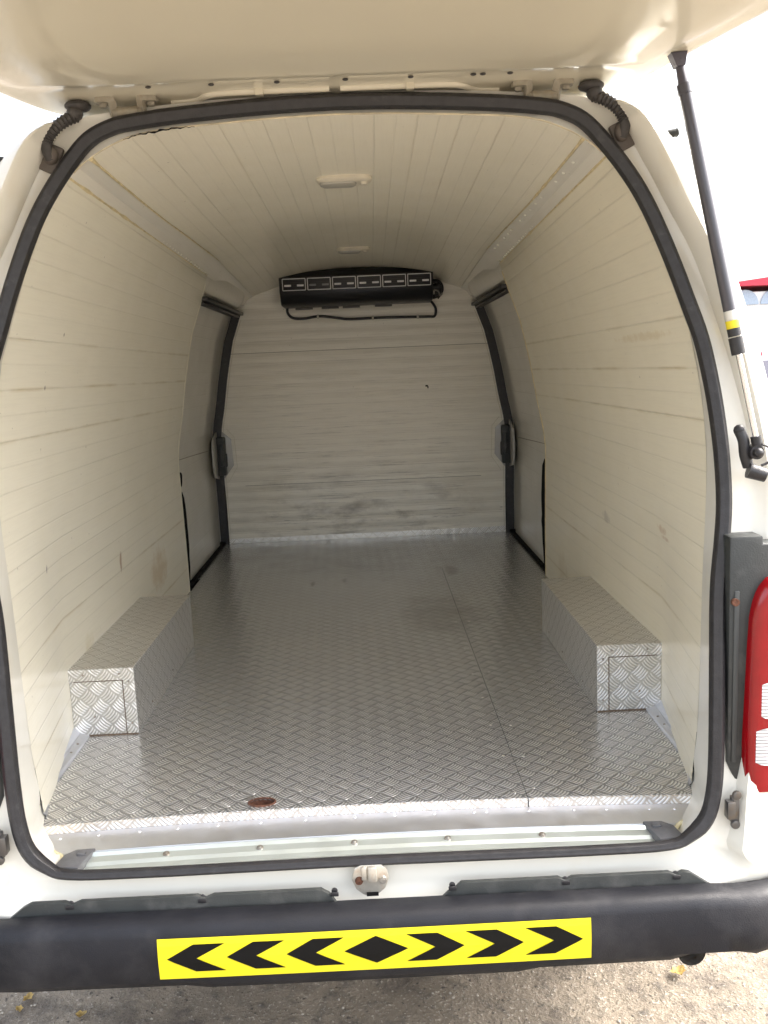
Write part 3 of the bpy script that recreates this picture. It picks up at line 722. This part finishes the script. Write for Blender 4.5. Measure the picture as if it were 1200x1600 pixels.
# ---- tailgate (open, leaning 5 degrees up towards the rear)
TA = R_(5)
def TG(x, d, h=0):
    """d = distance along the gate from its front edge, h = offset below the inner skin"""
    y = .150-d*math.cos(TA); z = 1.3635+d*math.sin(TA)
    return Vector((x, y-h*math.sin(TA), z-h*math.cos(TA)))
EDG = [(0, .40), (.0, .455), (.012, .495), (.04, .533), (.09, .566), (.15, .595), (.20, .620), (.27, .655), (.34, .692), (.42, .727), (.52, .762), (.62, .785), (.75, .800), (1.0, .805), (1.2, .80), (1.36, .78), (1.40, .74)]
e = cr([Vector((x, d, 0)) for d, x in EDG], 3)
outl = [(p.x, p.y) for p in e]; outl = [(0, 0), (.14, 0), (.28, 0)] + outl + [(.5, 1.41), (.25, 1.415), (0, 1.415)]
def gate_ring(k, h):
    out = []
    for i, (x, d) in enumerate(outl):
        # shrink toward the middle
        cx, cd = 0, .70; L = math.hypot(x-cx, d-cd); f = (L-k)/L
        xx = x*(1-k/.8); dd = cd+(d-cd)*(1-k/.71)
        out.append(TG(xx, max(dd, 0) if k == 0 else dd, h))
    return out + [Vector((-p.x, p.y, p.z)) for p in out[-2:0:-1]]
bm = bmesh.new()
rings = [gate_ring(.10, -.070), gate_ring(.02, -.060), gate_ring(0, -.045), gate_ring(0, -.006), gate_ring(.006, 0.0), gate_ring(.020, .0015)]
vv, _ = loft(bm, rings); bm.faces.new(vv[0]); 
# inner skin as a grid following the outline: lip zone, then a raised main panel
def halfw(d):
    best = .4
    for (d0, x0), (d1, x1) in zip(EDG[1:], EDG[2:]):
        if d0 <= d <= d1 and d1 > d0: best = x0+(x1-x0)*(d-d0)/(d1-d0)
    return best
inner = gate_ring(.020, .0015)
ds = [.018, .05, .09, .135, .160, .172, .185, .20, .23, .28, .34, .42, .5, .6, .75, .9, 1.05, 1.2, 1.32, 1.395]
def relief(x, d):
    r = max(0, min(1, (d-.158)/.03)); r = r*r*(3-2*r)
    ed = halfw(d)-abs(x); q = max(0, min(1, (ed-.045)/.04)); q = q*q*(3-2*q)
    big = .010*math.exp(-((abs(x)-.37)/.10)**2)*max(0, min(1, (d-.16)/.1))
    return r*q*(.010+big) + .006*math.exp(-((d-.30)/.05)**2)*q - .022*max(0, min(1, (d-.36)/.25))*q
grid = []
for d in ds:
    w_ = (halfw(max(d, .0))-.017)
    grid.append([bm.verts.new(TG(-w_+2*w_*i/56, d, .0016+relief(-w_+2*w_*i/56, d))) for i in range(57)])
for a, b in zip(grid, grid[1:]):
    for i in range(56): bm.faces.new((a[i], a[i+1], b[i+1], b[i]))
gate = part("tailgate", bm, M_paint_in, smooth=True, autosmooth=40); gate['label'] = "raised tailgate showing its cream painted inner skin"
# stamped drainage bead with a gap block, running across the lip
for s in (-1, 1):
    bm = bmesh.new()
    tube(bm, cr([TG(s*.30, .075, .001), TG(s*.255, .082, .001), TG(s*.215, .108, .001), TG(s*.12, .112, .001), TG(s*.01, .112, .001)], 6), .0075, 10)
    bx(bm, TG(s*.135, .112, .004), (.014, .022, .014)); part("stamped_bead", bm, M_paint_in, gate, smooth=True)
for x in (-.325, -.215, -.10, .02, .135, .245, .262, .31):
    bm = bmesh.new(); p = TG(x, .150, .003); ball(bm, p, .0045, (1.2, 1, .5), 8); part("rubber_plug", bm, M_boot, gate, smooth=True)
for s in (-1, 1):
    bm = bmesh.new()
    for bxs in (.333, .419):
        c = TG(s*bxs, .098, .003); cyl(bm, c, c-Vector((0, 0, .006)), .014, .013, 18); 
        c2 = c-Vector((0, 0, .006)); cyl(bm, c2, c2-Vector((0, 0, .006)), .0075, .0065, 6)
    for bxs, q in ((.350, 1), (.402, -1)):
        cs = [TG(s*(bxs-.028*q), .108, .003), TG(s*(bxs-.004*q), .110, .004), TG(s*bxs, .104, .010), Vector((s*bxs, .052, 1.352)), Vector((s*(bxs+.003*q), .055, 1.336))]
        tube(bm, cr(cs, 4), .0042, 8, prof=[(-1, -1.6), (1, -1.6), (1, 1.6), (-1, 1.6)])
    cyl(bm, (s*.350, .055, 1.347), (s*.402, .055, 1.347), .0095, None, 16); cyl(bm, (s*.358, .055, 1.347), (s*.394, .055, 1.347), .0115, None, 16)
    part("hinge", bm, simple("painted_hinge", (.33, .30, .235), .45, 0, 0, .2, 60, dirt=(50, .6, (.25, .19, .12), .7)) if s < 0 else bpy.data.materials["painted_hinge"], gate, smooth=True)
# ---- wiring boots
for s in (-1, 1):
    pts = cr([(.470, .052, 1.345), (.488, .04, 1.334), (.505, .03, 1.318), (.517, .026, 1.300), (.520, .026, 1.284), (.517, .034, 1.268)], 10)
    pts = [Vector((s*p.x, p.y, p.z)) for p in pts]; n = len(pts)
    rr = [.0095+(.0022 if (i % 3 == 1 and i < n*.72) else 0) for i in range(n)]
    bm = bmesh.new(); tube(bm, pts, rr, 14)
    wbt = part("wiring_boot", bm, M_boot, smooth=True)
    bm = bmesh.new(); ball(bm, (s*.466, .055, 1.362), .024, (1.0, .9, .42), 18); ball(bm, (s*.471, .050, 1.349), .015, (1, 1, .9), 14); part("grommet", bm, M_boot, wbt, smooth=True)
    bm = bmesh.new(); bx(bm, (s*.521, .046, 1.272), (.036, .012, .050), Matrix.Rotation(R_(-25*s), 3, 'Y')); ball(bm, (s*.517, .036, 1.276), .014, (1, 1, 1.2), 12); part("boot_base", bm, simple("worn_rubber_base", (.13, .11, .095), .6) if s < 0 else bpy.data.materials["worn_rubber_base"], wbt, bevel=.004)

# ---- gas strut on the right
st = empty("gas_strut", (0, 0, 0)); st.parent = van; st.matrix_parent_inverse = Matrix.Translation(van.location).inverted()
A = Vector((.5915, -.050, 1.362)); B = Vector((.7275, -.085, .700))
def S(t): return A.lerp(B, t)
bm = bmesh.new(); cyl(bm, S(.055), S(.64), .0112, None, 24); cyl(bm, S(.05), S(.075), .0125, None, 24); part("strut_tube", bm, simple("black_strut_paint", (.045, .043, .055), .32, 0, .5), st, smooth=True)
bm = bmesh.new(); cyl(bm, S(.70), S(.745), .0122, None, 24); cyl(bm, S(.675), S(.697), .0116, None, 24); part("strut_collar", bm, M_rubber, st, smooth=True)
bm = bmesh.new(); cyl(bm, S(.655), S(.676), .0117, None, 24); part("yellow_band", bm, M_label, st, smooth=True)
bm = bmesh.new(); cyl(bm, S(.63), S(.656), .0117, None, 24); part("silver_band", bm, M_silver, st, smooth=True)
bm = bmesh.new(); cyl(bm, S(.74), S(.975), .0052, None, 20); part("strut_rod", bm, M_chrome, st, smooth=True)
bm = bmesh.new(); cyl(bm, S(0), S(.055), .007, .0095, 14); ball(bm, S(-.005), .011, n=14)
prism(bm, [(.574, 1.378), (.602, 1.380), (.599, 1.358), (.584, 1.356)], 1, -.060, -.040)
part("upper_bracket", bm, simple("upper_bracket_grey", (.07, .065, .085), .5), st, smooth=True)
bm = bmesh.new(); cyl(bm, S(.965), S(1.0), .0095, .0095, 14)
cyl(bm, (.722, -.095, .695), (.722, -.055, .695), .0125, None, 16); ball(bm, (.722, -.100, .695), .009)
tube(bm, cr([(.700, -.07, .732), (.705, -.075, .715), (.708, -.075, .690), (.715, -.075, .668)], 4), .010, 10)
cyl(bm, (.712, -.08, .662), (.742, -.085, .652), .014, .0125, 16); ball(bm, (.699, -.07, .734), .0105)
tube(bm, cr([(.728, -.098, .71), (.745, -.098, .70), (.744, -.098, .68), (.728, -.098, .672)], 4), .0022, 6)
part("lower_bracket", bm, M_rubber, st, smooth=True)

# ---- small plugs on the body edge
for s in (-1, 1):
    bm = bmesh.new(); cyl(bm, (s*.560, -.02, 1.254), (s*.596, -.02, 1.258), .0055, .0075, 12); ball(bm, (s*.598, -.02, 1.258), .008, (.6, 1, 1)); part("bump_stop", bm, M_dgrey, smooth=True)

# ---- rear bumper
def bump_x(t): return t
prof0 = [(-.136, -.104), (-.150, -.1005), (-.158, -.092), (-.186, -.0935), (-.198, -.101), (-.2045, -.116), (-.2075, -.160), (-.205, -.200), (-.196, -.216), (-.180, -.224), (-.12, -.226), (-.10, -.20)]
xs = [-.86, -.85, -.83, -.79, -.74, -.70, -.64] + [-.58+i*.04 for i in range(30)] + [.62, .64, .66, .70, .74, .79, .83, .85, .86]
bm = bmesh.new(); rg = []
for x in xs:
    ax = abs(x); k = max(0, (ax-.62)/.24); fw = .13*k**3
    lift = 0
    if .575 < x < .665: lift = .024*math.sin(math.pi*(x-.575)/.09)**.5
    elif x >= .665: lift = -.006*max(0, 1-(x-.665)/.02)+.02*max(0, (x-.72)/.14)
    bow = .004*(1-(ax/.6)**2) if ax < .6 else 0
    rg.append([(x*(1-.012*(1 if i in (0, 1) else 0)), y+fw-bow*(1 if y < -.16 else 0), z+(lift if z < -.20 else 0)-(.014*k if z > -.13 else 0)+(-.006 if (z < -.19 and ax < .3) else 0)) for i, (y, z) in enumerate(prof0)])
vv, _ = loft(bm, rg); bm.faces.new(vv[0]); bm.faces.new(vv[-1])
bump = part("rear_bumper", bm, M_plastic, smooth=True, autosmooth=50)
# mounting flange against the body, with clips
for x0, x1, sl in ((-.672, -.062, (-.555, -.312, -.068)), (.128, .642, (.150, .360, .566))):
    bm = bmesh.new(); tp = []
    n = 40
    for i in range(n+1):
        x = x0+(x1-x0)*i/n
        zt = -.072
        if x0 < 0: zt = min(zt, -.104+(x-x0)*.8, -.100+(x1-x)*1.2)
        else: zt = min(zt, -.104+(x-x0)*1.0, -.110+(x1-x)*.7)
        for q in sl:
            if abs(x-q) < .009: zt -= .006
        tp.append((x, zt))
    prism(bm, [(x0, -.106)]+tp+[(x1, -.106)], 1, -.150, -.140)
    part("mounting_flange", bm, M_dgrey, bump, bevel=.0015)  # greyer than the bumper: light on its upturned face put into the colour
    for q in sl:
        bm = bmesh.new(); bx(bm, (q, -.1505, -.082), (.015, .003, .008)); cyl(bm, (q, -.146, -.079), (q, -.142, -.079), .006, None, 10); part("flange_clip", bm, M_rubber, bump, bevel=.001)
# ---- hazard marking
xl, xr, zt, zb = -.385, .392, -.1165, -.1945
def SK(u, v, off): # u 0..1, v 0..1 downward, on the bumper face
    x = xl+(xr-xl)*u; z = zt+(zb-zt)*v + (.0 if u else 0)
    y = lerpx([(-.2, -.205), (-.160, -.208), (-.122, -.206), (-.104, -.200)], z) - .004*(1-(x/.6)**2) - off
    return Vector((x, y, z))
def patch(bm, poly, off, n=1):
    vs = [bm.verts.new(SK(u, v, off)) for u, v in poly]
    return bm.faces.new(vs)
bm = bmesh.new()
for i in range(30):
    for j in range(6):
        patch(bm, [(i/30, j/6), ((i+1)/30, j/6), ((i+1)/30, (j+1)/6), (i/30, (j+1)/6)], .0012)
bmesh.ops.remove_doubles(bm, verts=bm.verts, dist=1e-5)
stk = part("hazard_sticker", bm, M_yellow, bump, uv=False); stk['label'] = "yellow reflective strip with black arrows and a diamond"
W_ = 677.; bm = bmesh.new()
def V(v): return .14+.68*v
def arrow(tip, sgn):
    P = [(0, .5), (42, 0), (91, 0), (46, .5), (91, 1), (44, 1)]
    # split in two convex quads with subdivision along the height
    for quad in ((P[0], P[1], P[2], P[3]), (P[0], P[3], P[4], P[5])):
        a, b, c, d = quad
        n = 4
        for k in range(n):
            def L(p, q, t): return (p[0]+(q[0]-p[0])*t, p[1]+(q[1]-p[1])*t)
            if quad[1] == P[1]: l0, r0, l1, r1 = L(a, b, k/n), L(d, c, k/n), L(a, b, (k+1)/n), L(d, c, (k+1)/n)
            else: l0, r0, l1, r1 = L(a, d, k/n), L(b, c, k/n), L(a, d, (k+1)/n), L(b, c, (k+1)/n)
            patch(bm, [((tip+sgn*p[0])/W_, V(p[1])) for p in (l0, r0, r1, l1)], .0022)
for t in (14, 107, 200): arrow(t, 1)
for t in (478, 571, 664): arrow(t, -1)
c = 340; 
for k in range(8):
    a0, a1 = k/8, (k+1)/8; w0, w1 = 50*(1-abs(2*a0-1)), 50*(1-abs(2*a1-1))
    pl = [((c-w0)/W_, V(a0)), ((c+w0)/W_, V(a0)), ((c+w1)/W_, V(a1)), ((c-w1)/W_, V(a1))]
    if w0 == 0: pl = pl[1:]
    if w1 < 1e-6: pl = pl[:3]
    patch(bm, pl, .0022)
part("arrow_print", bm, M_ink, stk, uv=False)

# ---- striker plate, side catches
bm = bmesh.new()
prism(bm, [(-.030, -.040), (-.018, -.034), (.020, -.034), (.030, -.044), (.034, -.062), (.026, -.082), (.012, -.094), (-.014, -.094), (-.028, -.082), (-.036, -.062)], 1, -.139, -.134)
bx(bm, (.003, -.143, -.050), (.016, .010, .030)); bx(bm, (-.012, -.142, -.048), (.010, .008, .026))
sp_ = part("latch_striker", bm, simple("striker_zinc", (.60, .57, .50), .4, .6, 0, .15, 60, dirt=(60, .58, (.35, .20, .10), .7)), bevel=.002)
for x in (-.022, .022):
    bm = bmesh.new(); cyl(bm, (x, -.139, -.064), (x, -.143, -.064), .008, .007, 16); cyl(bm, (x, -.143, -.064), (x, -.1445, -.064), .004, None, 6); part("striker_bolt", bm, M_rust if x < 0 else M_steel, sp_, smooth=True)
bm = bmesh.new(); bx(bm, (.002, -.140, -.091), (.022, .006, .006)); part("striker_slot", bm, M_void, sp_)
for s in (-1, 1):
    bm = bmesh.new()
    bx(bm, (s*.683, -.121, .033), (.016, .010, .052)); bx(bm, (s*.672, -.128, .036), (.015, .018, .034)); cyl(bm, (s*.685, -.122, .062), (s*.685, -.130, .062), .0085, None, 14); cyl(bm, (s*.683, -.122, .004), (s*.683, -.130, .004), .0085, None, 14)
    part("side_catch", bm, simple("gunmetal", (.16, .155, .15), .4, .8, dirt=(60, .6, (.2, .14, .08), .6)) if s < 0 else bpy.data.materials["gunmetal"], bevel=.002)
# ---- tail lights
for s in (-1, 1):
    bm = bmesh.new()
    prism(bm, [(s*x, z) for x, z in ((.676, .115), (.699, .062), (.775, .055), (.80, .10), (.80, .53), (.735, .53), (.735, .545), (.674, .545))], 1, -.100, -.055)
    tl = part("tail_light", bm, M_dgrey, bevel=.004); tl['label'] = "%s tail light in its dark grey housing" % ("left" if s < 0 else "right")
    bm = bmesh.new(); bx(bm, (s*.688, -.101, .28), (.010, .004, .33)); part("housing_rib", bm, simple("rib_grey", (.045, .049, .048), .5) if s < 0 else bpy.data.materials["rib_grey"], tl, bevel=.002)
    bm = bmesh.new(); cyl(bm, (s*.684, -.100, .425), (s*.684, -.108, .425), .007, None, 14); part("housing_screw", bm, M_rust, tl, smooth=True)
    # lens: rounded outline, curving forward round the corner
    ol = [(.704, .066), (.703, .16), (.706, .25), (.7085, .34), (.7115, .40), (.718, .432), (.729, .455), (.744, .472), (.762, .481), (.79, .483), (.85, .478), (.85, .062)]
    def LY(x): return -.128+.9*max(0, x-.735)**2*6
    bm = bmesh.new(); cols = [.0, .05, .12, .2, .3, .42, .55, .7, .85, 1.0]
    zs_ = [.066+i*(.483-.066)/28 for i in range(29)]
    def xin(z): return lerpx([(b, a) for a, b in ol[:10]], z)
    gr = [[Vector((xin(z)+(.852-xin(z))*c_, LY(xin(z)+(.852-xin(z))*c_)+(.012*(1-min(1, c_/.10))**2), z)) for c_ in cols] for z in zs_]
    gr = [[Vector((p.x, p.y+.05, p.z-.0)) for p in gr[0]]]+gr+[[Vector((p.x, p.y+.05, p.z)) for p in gr[-1]]]
    gr = [[Vector((r[0].x, r[0].y+.04, r[0].z))]+r for r in gr]
    loft(bm, [[(s*p.x, p.y, p.z) for p in r] for r in gr], closed=False)
    rl = part("red_lens", bm, M_red, tl, smooth=True, autosmooth=60)
    for z0, z1 in ((.209, .279), (.119, .191)):
        bm = bmesh.new(); xl_ = .724 if z0 > .2 else .718
        rr_ = rrect((xl_+.83)/2, (z0+z1)/2, .83-xl_, z1-z0, .010)
        v = [bm.verts.new((s*x, LY(x)-.0016, z)) for x, z in rr_]
        # fill as strips
        bm.free(); bm = bmesh.new(); gx = [xl_+(.83-xl_)*i/12 for i in range(13)]
        gg = []
        for i, x in enumerate(gx):
            ins = .006 if i == 0 else (.0015 if i == 1 else 0)
            gg.append([(s*x, LY(x)-.0016+(.0022 if i == 0 else 0), z0+ins+(z1-z0-2*ins)*j/10) for j in range(11)])
        loft(bm, gg, closed=False); part("reversing_lens", bm, M_rev, tl, smooth=True)
# ---- exhaust and rear wheels
bm = bmesh.new(); pr_ = [(.63+.030*math.cos(t), -.272+.030*math.sin(t)) for t in [2*math.pi*i/24 for i in range(24)]]
cyl(bm, (.615, -.10, -.275), (.60, .9, -.275), .027, None, 24, cap=False); cyl(bm, (.615, -.10, -.275), (.60, .9, -.275), .024, None, 24, cap=False)
part("exhaust_pipe", bm, M_steel, smooth=True)
for s in (-1, 1):
    bm = bmesh.new(); tube(bm, [(s*.73, .81+.235*math.cos(t), GZ+.315+.235*math.sin(t)) for t in [2*math.pi*i/32 for i in range(32)]], .09, 12, closed=True)
    wl = part("rear_wheel", bm, M_rubber, smooth=True)
    bm = bmesh.new(); cyl(bm, (s*.68, .81, GZ+.315), (s*.79, .81, GZ+.315), .17, None, 32); part("wheel_rim", bm, M_grey, wl)

# ================================================================== things around
def leaf(loc, r, lab, rot, grp=None):
    bm = bmesh.new(); n = 14; c = bm.verts.new((0, 0, -.1*r)); rings = []
    for k in (.5, 1.0):
        rings.append([bm.verts.new((k*r*math.cos(2*math.pi*i/n)*(1+.18*math.sin(i*2.3)), k*r*.75*math.sin(2*math.pi*i/n)*(1+.15*math.cos(i*3.1)), r*.38*k*k*(1+.5*math.sin(i*1.7)))) for i in range(n)])
    for i in range(n):
        bm.faces.new((c, rings[0][i], rings[0][(i+1) % n])); bm.faces.new((rings[0][i], rings[1][i], rings[1][(i+1) % n], rings[0][(i+1) % n]))
    ex = bmesh.ops.solidify(bm, geom=list(bm.faces), thickness=.0015)
    o = done("dry_leaf", bm, M_leaf, smooth=True); o.location = loc; o.rotation_euler = (0, 0, rot); tag(o, lab, "leaf", grp)
leaf((.724, .285, GZ+.014), .019, "curled ochre dry leaf on pale dirt below the right end of the bumper", .4)
leaf((-.861, .319, GZ+.008), .014, "small yellowish leaf on the dirt at the far left, the one nearer the bumper", 1.3)
leaf((-.868, .280, GZ+.008), .011, "small orange brown leaf just in front of the yellowish leaf at far left", 2.3)
leaf((-.711, .250, GZ+.008), .013, "small tan leaf on the dirt between the far left leaves and the sticker", .2)

# low white building with red fascia, far behind on the right
def far_building():
    g = empty("low_building", (20.5, 37, GZ)); tag(g, "distant low white building with red roof edge and arched pale windows at right", "building")
    def gp(name, bm, mat, p=None, **kw):
        o = done(name, bm, mat, p or g, **kw)
        if p: return o
        o.matrix_parent_inverse = Matrix.Translation(g.location).inverted(); return o
    bm = bmesh.new(); bx(bm, (20.6, 40, GZ+2.0), (10.6, 6, 4.0)); gp("wall", bm, M_white_wall)
    bm = bmesh.new(); prism(bm, [(15.0, 3.72), (15.6, 3.62), (26, 3.55), (26, 4.0), (18, 4.05)], 1, 36.6, 43.2); gp("roof", bm, M_redroof)
    for k in range(8):
        xc = 16.15+k*1.25
        bm = bmesh.new(); pl = [(xc+.58*math.cos(t), 2.85+.62*math.sin(t)) for t in [math.pi*i/12 for i in range(13)]]
        prism(bm, pl, 1, 36.93, 36.98); gp("arched_window", bm, M_glass)
    bm = bmesh.new(); bx(bm, (20.6, 36.95, GZ+.55), (10.7, .2, 1.1)); gp("plinth", bm, simple("plinth_grey", (.25, .25, .30), .8))
    bm = bmesh.new(); cyl(bm, (16.6, 36.9, .72), (16.6, 36.6, .72), .16, .2, 12); gp("wall_lamp", bm, M_redroof)
far_building()
# street lamp whose arm tip shows at the far left
def lamp():
    g = empty("street_lamp", (-10.6, 19.4, GZ)); tag(g, "slim grey street lamp arm against the bright sky at the far left", "street lamp")
    m = simple("lamp_grey", (.20, .19, .23), .5)
    for nm, f in (("pole", lambda b: cyl(b, (0, 0, 0), (0, 0, 7.3), .09, .05, 12)),
                  ("arm", lambda b: cyl(b, (0, 0, 7.3), (1.35, 0, 6.86), .04, .03, 10)),
                  ("lamp_head", lambda b: (bx(b, (1.62, 0, 6.76), (.55, .22, .09), Matrix.Rotation(R_(18), 3, 'Y'))))):
        bm = bmesh.new(); f(bm); o = done(nm, bm, m, g, bevel=.02 if nm == "lamp_head" else 0, smooth=True)
lamp()
